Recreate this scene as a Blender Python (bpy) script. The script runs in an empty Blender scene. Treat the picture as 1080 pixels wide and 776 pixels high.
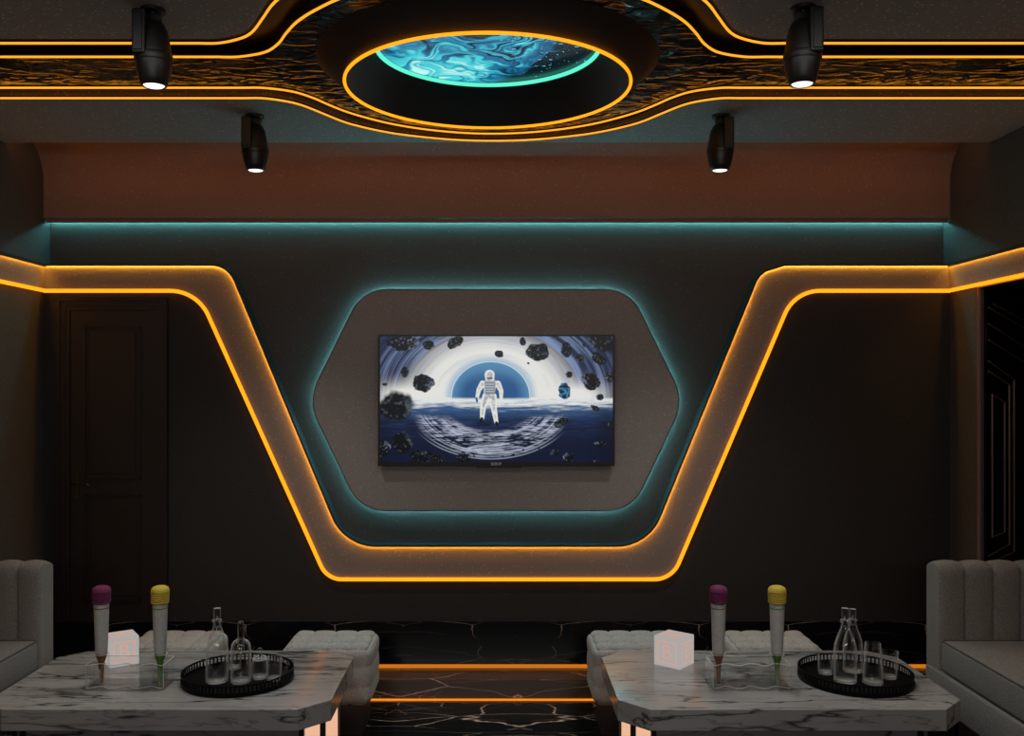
import bpy, bmesh, math, random
import numpy as np
from mathutils import Vector, Matrix
PI = math.pi
random.seed(7)
sc = bpy.context.scene
COL = sc.collection
F, CX, CY, H = 960.0, 524.0, 407.0, 1.65      # focal length in px, vanishing point, camera height

def wx(px, Y): return (px - CX) * Y / F
def wz(py, Y): return H + (CY - py) * Y / F

# ------------------------------------------------------------------ mesh builder
class MB:
    def __init__(s): s.v = []; s.f = []
    def add(s, vs, fs):
        o = len(s.v); s.v += [tuple(p) for p in vs]; s.f += [tuple(i + o for i in f) for f in fs]; return s
    def box(s, x0, x1, y0, y1, z0, z1):
        return s.add([(x0,y0,z0),(x1,y0,z0),(x1,y1,z0),(x0,y1,z0),(x0,y0,z1),(x1,y0,z1),(x1,y1,z1),(x0,y1,z1)],
                     [(0,3,2,1),(4,5,6,7),(0,1,5,4),(1,2,6,5),(2,3,7,6),(3,0,4,7)])
    def rbox(s, x0, x1, y0, y1, z0, z1, r=.01, seg=3):
        bm = bmesh.new(); bmesh.ops.create_cube(bm, size=1)
        for v in bm.verts:
            v.co = Vector(((x0+x1)/2 + v.co.x*(x1-x0), (y0+y1)/2 + v.co.y*(y1-y0), (z0+z1)/2 + v.co.z*(z1-z0)))
        bmesh.ops.bevel(bm, geom=bm.edges[:], offset=r, segments=seg, affect='EDGES', profile=.5)
        bm.verts.index_update()
        s.add([v.co[:] for v in bm.verts], [[v.index for v in f.verts] for f in bm.faces]); bm.free(); return s
    def prism(s, pts, fn0, fn1):
        n = len(pts)
        return s.add([fn0(p) for p in pts] + [fn1(p) for p in pts],
                     [tuple(range(n))[::-1], tuple(range(n, 2*n))] + [(i, (i+1) % n, n+(i+1) % n, n+i) for i in range(n)])
    def prism_z(s, pts, z0, z1): return s.prism(pts, lambda p: (p[0], p[1], z0), lambda p: (p[0], p[1], z1))
    def prism_y(s, pts, y0, y1): return s.prism(pts, lambda p: (p[0], y0, p[1]), lambda p: (p[0], y1, p[1]))
    def prism_x(s, pts, x0, x1): return s.prism(pts, lambda p: (x0, p[0], p[1]), lambda p: (x1, p[0], p[1]))
    def lathe(s, prof, n=32, c=(0,0,0), closed=False):
        vs = []; fs = []; m = len(prof)
        for r, z in prof:
            for k in range(n):
                a = 2*PI*k/n; vs.append((c[0]+r*math.cos(a), c[1]+r*math.sin(a), c[2]+z))
        for j in range(m if closed else m-1):
            j2 = (j+1) % m
            for k in range(n):
                k2 = (k+1) % n; fs.append((j*n+k, j*n+k2, j2*n+k2, j2*n+k))
        if not closed:
            fs.append(tuple(range(n))[::-1]); fs.append(tuple((m-1)*n+k for k in range(n)))
        return s.add(vs, fs)
    def cyl(s, c, r, z0, z1, n=28): return s.lathe([(r, z0), (r, z1)], n, c)
    def tube(s, pts, r, n=8, closed=False):
        P = [Vector(p) for p in pts]; m = len(P); vs = []; fs = []
        up = Vector((0,0,1))
        prev = None
        for i in range(m):
            if closed: t = P[(i+1) % m] - P[i-1]
            else: t = P[min(i+1, m-1)] - P[max(i-1, 0)]
            t.normalize()
            if prev is None:
                a = t.cross(up)
                if a.length < .05: a = t.cross(Vector((0,1,0)))
            else: a = prev - t*prev.dot(t)
            a.normalize(); prev = a.copy(); b = t.cross(a)
            for k in range(n):
                g = 2*PI*k/n; vs.append(P[i] + (a*math.cos(g) + b*math.sin(g))*r)
        for i in range(m if closed else m-1):
            i2 = (i+1) % m
            for k in range(n):
                k2 = (k+1) % n; fs.append((i*n+k, i*n+k2, i2*n+k2, i2*n+k))
        if not closed: fs.append(tuple(range(n))[::-1]); fs.append(tuple((m-1)*n+k for k in range(n)))
        return s.add(vs, fs)
    def xf(s, M): s.v = [tuple(M @ Vector(p)) for p in s.v]; return s
    def build(s, name, mat, parent=None, smooth=False, kind=None, label=None):
        me = bpy.data.meshes.new(name); me.from_pydata(s.v, [], s.f); me.update()
        bm = bmesh.new(); bm.from_mesh(me)
        bmesh.ops.recalc_face_normals(bm, faces=bm.faces[:]); bm.to_mesh(me); bm.free()
        o = bpy.data.objects.new(name, me); COL.objects.link(o); me.materials.append(mat)
        if smooth:
            me.polygons.foreach_set('use_smooth', [True]*len(me.polygons))
            me.update()
            try: me.set_sharp_from_angle(angle=math.radians(40))
            except Exception: pass
        if parent: o.parent = parent
        if kind: o['kind'] = kind
        if label: o['label'] = label
        return o

def tag(o, label, cat, group=None, kind=None):
    o['label'] = label; o['category'] = cat
    if group: o['group'] = group
    if kind: o['kind'] = kind
    return o
def thing(name, label, cat, loc=(0,0,0), rz=0, group=None):
    o = bpy.data.objects.new(name, None); COL.objects.link(o)
    o.location = loc; o.rotation_euler = (0, 0, rz); o.empty_display_size = .05
    return tag(o, label, cat, group)
def dup(root, loc, label, rz=None, mirror=False):
    r = root.copy(); COL.objects.link(r); r.location = loc; r['label'] = label
    if rz is not None: r.rotation_euler = (0, 0, rz)
    if mirror: r.scale = (-1, 1, 1)
    for ch in list(root.children):
        c = ch.copy(); COL.objects.link(c); c.parent = r
        for g in list(ch.children):
            d = g.copy(); COL.objects.link(d); d.parent = c
    return r

# ------------------------------------------------------------------ materials
def nt(name):
    m = bpy.data.materials.new(name); m.use_nodes = True
    n = m.node_tree; n.nodes.clear(); out = n.nodes.new('ShaderNodeOutputMaterial')
    return m, n, out
def N(n, t, **kw):
    x = n.nodes.new(t)
    for k, v in kw.items():
        if k.startswith('i_'): x.inputs[k[2:].replace('_', ' ')].default_value = v
        else: setattr(x, k, v)
    return x
def coords(n, scale=(1,1,1), rot=(0,0,0), which='Object'):
    tc = n.nodes.new('ShaderNodeTexCoord'); mp = n.nodes.new('ShaderNodeMapping')
    mp.inputs['Scale'].default_value = scale; mp.inputs['Rotation'].default_value = rot
    n.links.new(tc.outputs[which], mp.inputs['Vector']); return mp.outputs['Vector']
def ramp(n, fac, stops, interp='LINEAR'):
    r = n.nodes.new('ShaderNodeValToRGB'); r.color_ramp.interpolation = interp
    e = r.color_ramp.elements
    while len(e) > 1: e.remove(e[-1])
    for i, (p, c) in enumerate(stops):
        if i == 0: e[0].position = p; el = e[0]
        else: el = e.new(p)
        el.color = (*c, 1) if len(c) == 3 else c
    n.links.new(fac, r.inputs['Fac']); return r.outputs['Color']
def pbsdf(n, out, col=None, rough=.5, metal=0, spec=.5):
    b = n.nodes.new('ShaderNodeBsdfPrincipled')
    if col is not None: b.inputs['Base Color'].default_value = (*col, 1)
    b.inputs['Roughness'].default_value = rough; b.inputs['Metallic'].default_value = metal
    b.inputs['Specular IOR Level'].default_value = spec
    n.links.new(b.outputs[0], out.inputs['Surface']); return b
def simple(name, col, rough=.5, metal=0, spec=.5, bump=0, bscale=60, var=.08):
    """plain procedural surface: slight mottling of colour and a fine bump"""
    m, n, out = nt(name); b = pbsdf(n, out, col, rough, metal, spec)
    v = coords(n); no = N(n, 'ShaderNodeTexNoise'); no.inputs['Scale'].default_value = bscale; no.inputs['Detail'].default_value = 3
    n.links.new(v, no.inputs['Vector'])
    lo = tuple(c*(1-var) for c in col); hi = tuple(min(1, c*(1+var)) for c in col)
    n.links.new(ramp(n, no.outputs['Fac'], [(.3, lo), (.7, hi)]), b.inputs['Base Color'])
    if bump:
        bp = N(n, 'ShaderNodeBump'); bp.inputs['Strength'].default_value = bump; bp.inputs['Distance'].default_value = .004
        n.links.new(no.outputs['Fac'], bp.inputs['Height']); n.links.new(bp.outputs[0], b.inputs['Normal'])
    return m
def emit(name, col, s):
    m, n, out = nt(name); e = N(n, 'ShaderNodeEmission'); e.inputs[0].default_value = (*col, 1); e.inputs[1].default_value = s
    n.links.new(e.outputs[0], out.inputs['Surface']); return m
def speckled(name, base, speck, rough=.7, dens=.12, scale=90, mott=.15):
    m, n, out = nt(name); b = pbsdf(n, out, base, rough)
    v = coords(n)
    vo = N(n, 'ShaderNodeTexVoronoi'); vo.inputs['Scale'].default_value = scale; n.links.new(v, vo.inputs['Vector'])
    sep = n.nodes.new('ShaderNodeSeparateColor'); n.links.new(vo.outputs['Color'], sep.inputs[0])
    m1 = N(n, 'ShaderNodeMath', operation='LESS_THAN'); n.links.new(sep.outputs[0], m1.inputs[0]); m1.inputs[1].default_value = dens
    m2 = N(n, 'ShaderNodeMath', operation='LESS_THAN'); n.links.new(vo.outputs['Distance'], m2.inputs[0]); m2.inputs[1].default_value = .28
    m3 = N(n, 'ShaderNodeMath', operation='MULTIPLY'); n.links.new(m1.outputs[0], m3.inputs[0]); n.links.new(m2.outputs[0], m3.inputs[1])
    no = N(n, 'ShaderNodeTexNoise'); no.inputs['Scale'].default_value = 140; no.inputs['Detail'].default_value = 4; n.links.new(v, no.inputs['Vector'])
    c0 = ramp(n, no.outputs['Fac'], [(.3, tuple(c*(1-mott) for c in base)), (.7, tuple(c*(1+mott) for c in base))])
    mx = N(n, 'ShaderNodeMix', data_type='RGBA'); n.links.new(m3.outputs[0], mx.inputs['Factor'])
    n.links.new(c0, mx.inputs['A']); mx.inputs['B'].default_value = (*speck, 1)
    n.links.new(mx.outputs['Result'], b.inputs['Base Color'])
    bp = N(n, 'ShaderNodeBump'); bp.inputs['Strength'].default_value = .25; bp.inputs['Distance'].default_value = .002
    n.links.new(no.outputs['Fac'], bp.inputs['Height']); n.links.new(bp.outputs[0], b.inputs['Normal'])
    return m
def marble_dark(name, ground=(.006,.0065,.007)):
    """near black polished marble with thin gold and white veins, book-matched about vertical seams"""
    m, n, out = nt(name); b = pbsdf(n, out, (.006,.006,.007), .12, 0, .28)
    tc = n.nodes.new('ShaderNodeTexCoord'); sp = n.nodes.new('ShaderNodeSeparateXYZ'); n.links.new(tc.outputs['Object'], sp.inputs[0])
    a = N(n, 'ShaderNodeMath', operation='ADD'); n.links.new(sp.outputs[0], a.inputs[0]); a.inputs[1].default_value = -.11
    pp = N(n, 'ShaderNodeMath', operation='PINGPONG'); n.links.new(a.outputs[0], pp.inputs[0]); pp.inputs[1].default_value = .62
    cb = n.nodes.new('ShaderNodeCombineXYZ'); n.links.new(pp.outputs[0], cb.inputs[0]); n.links.new(sp.outputs[1], cb.inputs[1]); n.links.new(sp.outputs[2], cb.inputs[2])
    cols = []
    for rot, sc_, seed, w, c in (((.35,.5,.42), (1.0,3.4,3.4), 3, .011, (.6,.46,.38)), ((-.3,-.6,-.5), (1.2,3.2,3.2), 11, .010, (.5,.21,.11)), ((.2,.28,.22), (.9,4,4), 23, .006, (.34,.29,.27))):
        mp = n.nodes.new('ShaderNodeMapping'); mp.inputs['Rotation'].default_value = rot; mp.inputs['Scale'].default_value = sc_
        mp.inputs['Location'].default_value = (seed, seed*.7, seed*.3)
        n.links.new(cb.outputs[0], mp.inputs[0])
        dn = N(n, 'ShaderNodeTexNoise'); dn.inputs['Scale'].default_value = 2.2; dn.inputs['Detail'].default_value = 4; n.links.new(mp.outputs[0], dn.inputs['Vector'])
        ad = N(n, 'ShaderNodeMix', data_type='VECTOR'); ad.inputs['Factor'].default_value = .16
        n.links.new(mp.outputs[0], ad.inputs[4]); n.links.new(dn.outputs['Color'], ad.inputs[5])
        vo = N(n, 'ShaderNodeTexVoronoi', feature='DISTANCE_TO_EDGE'); vo.inputs['Scale'].default_value = 1.5; n.links.new(ad.outputs[1], vo.inputs['Vector'])
        n2 = N(n, 'ShaderNodeTexNoise'); n2.inputs['Scale'].default_value = 1.3; n2.inputs['Detail'].default_value = 3
        n.links.new(mp.outputs[0], n2.inputs['Vector'])
        wd = N(n, 'ShaderNodeMapRange'); n.links.new(n2.outputs['Fac'], wd.inputs[0]); wd.inputs[1].default_value = .45; wd.inputs[2].default_value = .66
        wd.inputs[3].default_value = .0001; wd.inputs[4].default_value = w
        dv = N(n, 'ShaderNodeMath', operation='DIVIDE'); n.links.new(vo.outputs['Distance'], dv.inputs[0]); n.links.new(wd.outputs[0], dv.inputs[1])
        cols.append(ramp(n, dv.outputs[0], [(0, c), (.5, tuple(x*.3 for x in c)), (1, (0,0,0))]))
    m0 = N(n, 'ShaderNodeMix', data_type='RGBA', blend_type='ADD'); m0.inputs['Factor'].default_value = 1
    n.links.new(cols[0], m0.inputs['A']); n.links.new(cols[2], m0.inputs['B']); cols[0] = m0.outputs['Result']
    mx = N(n, 'ShaderNodeMix', data_type='RGBA', blend_type='ADD'); mx.inputs['Factor'].default_value = 1
    n.links.new(cols[0], mx.inputs['A']); n.links.new(cols[1], mx.inputs['B'])
    m2 = N(n, 'ShaderNodeMix', data_type='RGBA', blend_type='ADD'); m2.inputs['Factor'].default_value = 1
    n.links.new(mx.outputs['Result'], m2.inputs['A']); m2.inputs['B'].default_value = (*ground, 1)
    n.links.new(m2.outputs['Result'], b.inputs['Base Color']); return m
def marble_light(name, seed=0):
    m, n, out = nt(name); b = pbsdf(n, out, (.4,.39,.37), .2, 0, .5)
    def vein(rot, scl, nscale, dist, w, dark, det=6):
        v = coords(n, scl, rot); v.node.inputs['Location'].default_value = (seed*7, seed*3, seed*5)
        no = N(n, 'ShaderNodeTexNoise'); no.inputs['Scale'].default_value = nscale; no.inputs['Detail'].default_value = det; no.inputs['Distortion'].default_value = dist
        no.inputs['Roughness'].default_value = .55
        n.links.new(v, no.inputs['Vector'])
        d = N(n, 'ShaderNodeMath', operation='SUBTRACT'); n.links.new(no.outputs['Fac'], d.inputs[0]); d.inputs[1].default_value = .5
        ab = N(n, 'ShaderNodeMath', operation='ABSOLUTE'); n.links.new(d.outputs[0], ab.inputs[0])
        return ramp(n, ab.outputs[0], [(0, (dark,)*3), (w*.4, ((1+dark)/2,)*3), (w, (1,1,1))])
    a = vein((.1,.35,.42), (.75,4.6,4.0), 1.25, .15, .020, .10, 4)
    c = vein((.3,.3,.55), (1.0,7,6), 1.9, .3, .016, .55, 4)
    v = coords(n, (1.2,4,2), (0,0,-.35)); no = N(n, 'ShaderNodeTexNoise'); no.inputs['Scale'].default_value = 1.6; no.inputs['Detail'].default_value = 4; n.links.new(v, no.inputs['Vector'])
    base = ramp(n, no.outputs['Fac'], [(.3, (.20,.198,.194)), (.6, (.30,.297,.291))])
    x1 = N(n, 'ShaderNodeMix', data_type='RGBA', blend_type='MULTIPLY'); x1.inputs['Factor'].default_value = 1
    n.links.new(base, x1.inputs['A']); n.links.new(a, x1.inputs['B'])
    x2 = N(n, 'ShaderNodeMix', data_type='RGBA', blend_type='MULTIPLY'); x2.inputs['Factor'].default_value = 1
    n.links.new(x1.outputs['Result'], x2.inputs['A']); n.links.new(c, x2.inputs['B'])
    n.links.new(x2.outputs['Result'], b.inputs['Base Color']); return m
def rippled(name):
    """dark glossy hammered sheet of the ceiling inlay"""
    m, n, out = nt(name); b = pbsdf(n, out, (.02,.021,.022), .13, .85, .5)
    v = coords(n, (7, 14, 7), (0,0,.10))
    w = N(n, 'ShaderNodeTexNoise'); w.inputs['Scale'].default_value = 1.1; w.inputs['Detail'].default_value = .8; w.inputs['Distortion'].default_value = 1.6
    n.links.new(v, w.inputs['Vector'])
    bp = N(n, 'ShaderNodeBump'); bp.inputs['Strength'].default_value = 1; bp.inputs['Distance'].default_value = .010
    n.links.new(w.outputs['Fac'], bp.inputs['Height']); n.links.new(bp.outputs[0], b.inputs['Normal'])
    b.inputs['Base Color'].default_value = (.034,.034,.036,1); return m
def fabric(name, col, rough=.95):
    m, n, out = nt(name); b = pbsdf(n, out, col, rough, 0, .2)
    b.inputs['Sheen Weight'].default_value = .08
    v = coords(n); no = N(n, 'ShaderNodeTexNoise'); no.inputs['Scale'].default_value = 160; no.inputs['Detail'].default_value = 3; n.links.new(v, no.inputs['Vector'])
    vo = N(n, 'ShaderNodeTexVoronoi'); vo.inputs['Scale'].default_value = 220; n.links.new(v, vo.inputs['Vector'])
    n.links.new(ramp(n, no.outputs['Fac'], [(.3, tuple(c*.72 for c in col)), (.7, tuple(c*1.25 for c in col))]), b.inputs['Base Color'])
    bp = N(n, 'ShaderNodeBump'); bp.inputs['Strength'].default_value = .6; bp.inputs['Distance'].default_value = .003
    n.links.new(vo.outputs['Distance'], bp.inputs['Height']); n.links.new(bp.outputs[0], b.inputs['Normal']); return m
def glass(name, col=(1,1,1), ior=1.45, rough=0):
    m, n, out = nt(name); g = N(n, 'ShaderNodeBsdfGlass'); g.inputs['Color'].default_value = (*col, 1); g.inputs['IOR'].default_value = ior; g.inputs['Roughness'].default_value = rough
    n.links.new(g.outputs[0], out.inputs['Surface']); return m
def thin_glass(name, tint=(1,1,1), edge=.5, power=2.6, ior=1.45):
    """thin-walled clear glass: transparent in the middle, reflecting, with painted pale rims at grazing angles"""
    m, n, out = nt(name); tr = N(n, 'ShaderNodeBsdfTransparent'); tr.inputs[0].default_value = (*tint, 1)
    g = N(n, 'ShaderNodeBsdfGlossy'); g.inputs['Roughness'].default_value = .03; g.inputs[0].default_value = (.9, .9, .9, 1)
    d = N(n, 'ShaderNodeBsdfDiffuse'); d.inputs[0].default_value = (.8, .79, .77, 1)  # pale diffuse imitates the bright outline light gives glass
    lw = N(n, 'ShaderNodeLayerWeight'); lw.inputs['Blend'].default_value = .5
    pw = N(n, 'ShaderNodeMath', operation='POWER'); n.links.new(lw.outputs['Facing'], pw.inputs[0]); pw.inputs[1].default_value = power
    p2 = N(n, 'ShaderNodeMath', operation='MULTIPLY'); n.links.new(pw.outputs[0], p2.inputs[0]); p2.inputs[1].default_value = edge
    q5 = N(n, 'ShaderNodeMath', operation='POWER'); n.links.new(lw.outputs['Facing'], q5.inputs[0]); q5.inputs[1].default_value = 4.5
    fr_ = N(n, 'ShaderNodeMath', operation='MULTIPLY_ADD'); n.links.new(q5.outputs[0], fr_.inputs[0]); fr_.inputs[1].default_value = ior-1; fr_.inputs[2].default_value = .035
    a = N(n, 'ShaderNodeMixShader'); n.links.new(fr_.outputs[0], a.inputs[0]); n.links.new(tr.outputs[0], a.inputs[1]); n.links.new(g.outputs[0], a.inputs[2])
    b = N(n, 'ShaderNodeMixShader'); n.links.new(p2.outputs[0], b.inputs[0]); n.links.new(a.outputs[0], b.inputs[1]); n.links.new(d.outputs[0], b.inputs[2])
    n.links.new(b.outputs[0], out.inputs['Surface']); return m
def attr_emit(name, s, gloss=.25):
    m, n, out = nt(name); b = pbsdf(n, out, (0,0,0), gloss, 0, .3)
    a = N(n, 'ShaderNodeVertexColor'); a.layer_name = 'picture'
    n.links.new(a.outputs['Color'], b.inputs['Emission Color']); b.inputs['Emission Strength'].default_value = s; return m

M = {}
M['ceil'] = speckled('speckled_grey_plaster', (.40,.37,.345), (.85,.83,.80), dens=.24, scale=75)
M['wall_up'] = speckled('upper_wall_plaster', (.066,.055,.048), (.16,.15,.14), dens=.05)
M['wall_low'] = speckled('dark_wall_panel', (.018,.0155,.014), (.06,.05,.045), dens=.04)
M['wall_side'] = speckled('side_wall_plaster', (.065,.066,.064), (.15,.15,.14), dens=.05)
M['cornice'] = speckled('cornice_plaster', (.22,.15,.115), (.35,.3,.26), dens=.08)
M['taupe'] = speckled('taupe_stone_panel', (.31,.27,.25), (.5,.47,.44), dens=.12)
M['band'] = speckled('band_stone', (.235,.19,.165), (.45,.4,.37), dens=.1)
M['black'] = simple('satin_black', (.008,.008,.008), .4)
M['blackedge'] = simple('black_edge', (.004,.004,.004), .6)
M['channel'] = simple('channel_dark_brown', (.02,.014,.012), .35)
M['drum'] = simple('drum_black', (.012,.012,.012), .5, bump=.1)
M['door'] = simple('door_dark_wood', (.022,.015,.012), .4, bump=.15, bscale=25)
M['brass'] = simple('aged_brass', (.07,.05,.03), .45, .8)
M['copper'] = simple('rose_copper', (.42,.22,.17), .35, .3)
M['gloss'] = simple('gloss_black_panel', (.006,.006,.006), .08)
M['floor'] = marble_dark('floor_dark_marble'); M['riser'] = marble_dark('step_marble_amber_wash', (.085,.052,.036))  # step copy has a browner ground that paints in the amber wash
M['marble'] = marble_light('grey_veined_marble'); M['marble_b'] = marble_light('grey_veined_marble_second', .63)
M['ripple'] = rippled('rippled_dark_metal')
M['sofa'] = fabric('taupe_grey_boucle', (.19,.18,.168))
M['seat'] = fabric('grey_seat_cloth', (.17,.162,.152))
M['ott'] = fabric('pale_grey_chenille', (.36,.355,.34))
M['pipe'] = fabric('dark_piping', (.06,.055,.05))
M['glass'] = thin_glass('clear_glass', (.98,.98,.98), .65, 3.0, 1.6)
M['acryl'] = thin_glass('clear_acrylic', (.995,.995,.995), .35, 7, 1.3)
M['acryl_edge'] = simple('acrylic_edge_glint', (.62,.61,.59), .25)  # pale colour stands for light caught in the acrylic edges
M['tray'] = simple('tray_black', (.0015,.0015,.0015), .5, spec=.1)
M['white'] = simple('microphone_grey_white', (.42,.415,.40), .45)
M['purple'] = simple('plum_foam', (.135,.012,.07), .85, bump=.4, bscale=300)
M['plumline'] = simple('dark_plum_groove', (.035,.003,.02), .9)
M['yellow'] = simple('yellow_foam', (.50,.38,.04), .85, bump=.4, bscale=300)
M['ochre'] = simple('ochre_groove', (.36,.19,.03), .9)
M['brown'] = simple('brown_plastic', (.17,.06,.02), .4)
M['green'] = simple('green_plastic', (.05,.17,.015), .4)
AMB = (1.0, .30, .010)
M['neon'] = emit('amber_neon', (1.0, .285, .008), 1.8)
M['neon_in'] = emit('amber_neon_soft', (1.0, .30, .01), 1.6)
M['neon_ceiling'] = emit('amber_neon_ceiling', (1.0, .34, .02), 1.45)
M['cove'] = emit('amber_cove', (1.0, .30, .07), 14)
M['teal'] = emit('teal_led', (.18, .62, .70), 50)
M['band_led'] = emit('band_led', (1.0, .41, .025), 33)
M['teal_cove'] = emit('teal_cove', (.14, .60, .65), 44)
M['tealring'] = emit('mint_ring', (.12, .86, .62), 1.1)
M['amber_floor'] = emit('amber_floor_led', (1.0, .27, .012), .62); M['step_led'] = emit('amber_step_led', (1.0, .27, .015), 1.0)
M['peach'] = emit('peach_backlit_panel', (1.0, .56, .36), .85)
M['lens'] = emit('spot_lens', (1, .97, .93), 1.5)
M['cube'] = emit('frosted_glow', (.50, .48, .465), .8)
M['cubeline'] = emit('pink_line', (.68, .39, .31), .9)
M['panelglow'] = emit('fill_panel_glow', (1, .96, .9), 2)  # glow meant for an added fill panel; no mesh uses it

# ------------------------------------------------------------------ 2-D path helpers
def rounded(corners, closed=False, seg=12):
    """corners: (x, y, r) -> polyline with true arcs"""
    out = []; n = len(corners)
    for i, (x, y, r) in enumerate(corners):
        if r == 0 or (not closed and i in (0, n-1)): out.append((x, y)); continue
        a = Vector(corners[i-1][:2]); p = Vector((x, y)); c = Vector(corners[(i+1) % n][:2])
        u = (a-p).normalized(); v = (c-p).normalized(); ang = u.angle(v)
        t = r/math.tan(ang/2); bis = (u+v).normalized(); ce = p + bis*(r/math.sin(ang/2))
        s0 = p+u*t-ce; s1 = p+v*t-ce; a0 = math.atan2(s0.y, s0.x); a1 = math.atan2(s1.y, s1.x)
        d = (a1-a0+PI) % (2*PI) - PI
        for k in range(seg+1):
            g = a0+d*k/seg; out.append((ce.x+r*math.cos(g), ce.y+r*math.sin(g)))
    return out
def catmull(P, k=8):
    out = []
    for i in range(len(P)-1):
        p0 = P[max(i-1, 0)]; p1 = P[i]; p2 = P[i+1]; p3 = P[min(i+2, len(P)-1)]
        for j in range(k):
            t = j/k
            out.append(tuple(.5*((2*b)+(-a+c)*t+(2*a-5*b+4*c-d)*t*t+(-a+3*b-3*c+d)*t**3) for a, b, c, d in zip(p0, p1, p2, p3)))
    out.append(tuple(P[-1])); return out
def px_path(pts, Y): return [(wx(x, Y), wz(y, Y)) for x, y in pts]
def circ(cx, cy, r, a0, a1, n=48): return [(cx+r*math.cos(a0+(a1-a0)*k/n), cy+r*math.sin(a0+(a1-a0)*k/n)) for k in range(n+1)]

W = 2.49            # half width of the room
YB = 5.0            # face of lower wall, YU: recessed upper wall
YU = 5.075
ZC = 2.88           # dropped ceiling

# ------------------------------------------------------------------ room shell
MB().box(-W-.15, W+1.6, -2.6, YU+.1, -.1, 0).build('floor', M['floor'], kind='structure')
MB().box(-W-.15, W+.15, YU, YU+.1, 0, 2.97).build('wall_back', M['wall_up'], kind='structure')
MB().box(-W-.12, -W, -2.6, YU, 0, 2.97).build('wall_left', M['wall_side'], kind='structure')
MB().box(-W-.12, W+.12, -2.7, -2.6, 0, 2.97).build('wall_front', M['wall_side'], kind='structure')
OPY0, OPY1, OPZ = 3.2, 4.71, 2.165
wr = MB(); wr.box(W, W+.03, OPY1, YU, 0, 2.97); wr.box(W, W+.03, OPY0, OPY1, OPZ, 2.97); wr.box(W, W+.03, -2.6, OPY0, 0, 2.97)
wr.build('wall_right', M['wall_side'], kind='structure')
nb = MB(); nb.box(W+1.4, W+1.45, OPY0-.4, 5.9, 0, 2.6); nb.box(W+.03, W+1.45, 5.85, 5.9, 0, 2.6); nb.box(W+.03, W+1.45, OPY0-.45, OPY0-.4, 0, 2.6)
nb.box(W+.03, W+1.45, OPY0-.45, 5.9, 2.6, 2.65); nb.box(W+.16, W+1.45, YU+.1, 5.9, -.1, 0)
nb.build('wall_niche', M['gloss'], kind='structure')
MB().box(-W-.12, W+.12, -2.7, YU+.1, 2.97, 3.05).build('ceiling', M['ceil'], kind='structure')
# concave cornice above the TV wall
prof = [(YB, 2.572), (YB, 2.77)] + [(4.8+.2*math.cos(a), 2.77+.2*math.sin(a)) for a in [PI/2*k/14 for k in range(1, 15)]] + [(YU, 2.97), (YU, 2.572)]
MB().prism_x(prof, -W, W).build('trim_1', M['cornice'], kind='structure', smooth=True)

def columns(P, f_end, z0, z1, mb):
    """slab between the curve P (x increasing) and y = f_end(x), made of quads"""
    n = len(P); T = [(x, y) for x, y in P]; B = [(x, f_end(x)) for x, _ in P]; vs = []
    for z in (z0, z1):
        vs += [(x, y, z) for x, y in T] + [(x, y, z) for x, y in B]
    fs = []
    for i in range(n-1):
        fs += [(i, i+1, n+i+1, n+i), (2*n+i, 2*n+i+1, 3*n+i+1, 3*n+i), (i, i+1, 2*n+i+1, 2*n+i), (n+i, n+i+1, 3*n+i+1, 3*n+i)]
    fs += [(0, n, 3*n, 2*n), (n-1, 2*n-1, 4*n-1, 3*n-1)]
    mb.add(vs, fs)
# ceiling inlay geometry -------------------------------------------------
XC = -.02
half_a = [(-1.16, 3.884), (-1.08, 3.884), (-.995, 3.886), (-.906, 3.930), (-.848, 3.990), (-.783, 4.105), (-.723, 4.215), (-.665, 4.290), (-.56, 4.385), (-.433, 4.461), (-.23, 4.535)]
half_b = [(-1.14, 3.749), (-1.05, 3.749), (-.96, 3.751), (-.854, 3.797), (-.785, 3.880), (-.735, 3.975), (-.675, 4.075), (-.60, 4.165), (-.497, 4.262), (-.38, 4.337), (-.256, 4.390), (-.13, 4.422)]
def full(hp, top):
    L = [(x-XC, y) for x, y in hp]; L = L + [(0, top)] + [(-x, y) for x, y in L[::-1]]
    L = catmull([(x+XC, y) for x, y in L], 8); return [(-W, L[0][1])] + L + [(W, L[-1][1])]
PA, PB = full(half_a, 4.559), full(half_b, 4.431)
YM = 3.573
flip = lambda P: [(x, 2*YM-y) for x, y in P]
PA2, PB2 = flip(PA), flip(PB)
YE = 4.6
c1 = MB(); columns([(x, y+.014) for x, y in PA], lambda x: YE, ZC, ZC+.04, c1)
columns([(x, y-.035) for x, y in PA2], lambda x: -2.6, ZC, ZC+.04, c1)
c1.build('ceiling_drop', M['ceil'], kind='structure')
DX, DY = -.0345, 3.497
def holed(P, r, sg, z0, z1, mb):
    xs = sorted(set([x for x, _ in P] + [DX-r, DX+r] + [DX+r*math.cos(PI*k/48) for k in range(49)]))
    def yp(x):
        for (xa, ya), (xb, yb) in zip(P[:-1], P[1:]):
            if xa <= x <= xb: return ya+(yb-ya)*(x-xa)/max(xb-xa, 1e-9)
        return P[-1][1]
    columns([(x, yp(x)) for x in xs], lambda x: DY+sg*math.sqrt(max(0, r*r-(x-DX)**2)), z0, z1, mb)
bk = MB(); holed([(-W, 4.42), (-.8, 4.42), (-.7, 4.585), (.66, 4.585), (.76, 4.42), (W, 4.42)], .60, 1, ZC+.042, ZC+.06, bk)
holed([(-W, 2.3), (W, 2.3)], .60, -1, ZC+.042, ZC+.06, bk)
bk.build('ceiling_channel', M['channel'], kind='structure')
rp = MB(); holed([(x, y-.008) for x, y in PB], .60, 1, ZC+.006, ZC+.04, rp); holed([(x, y+.008) for x, y in PB2], .60, -1, ZC+.006, ZC+.04, rp)
rp.build('ceiling_inlay', M['ripple'], kind='structure')

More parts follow.
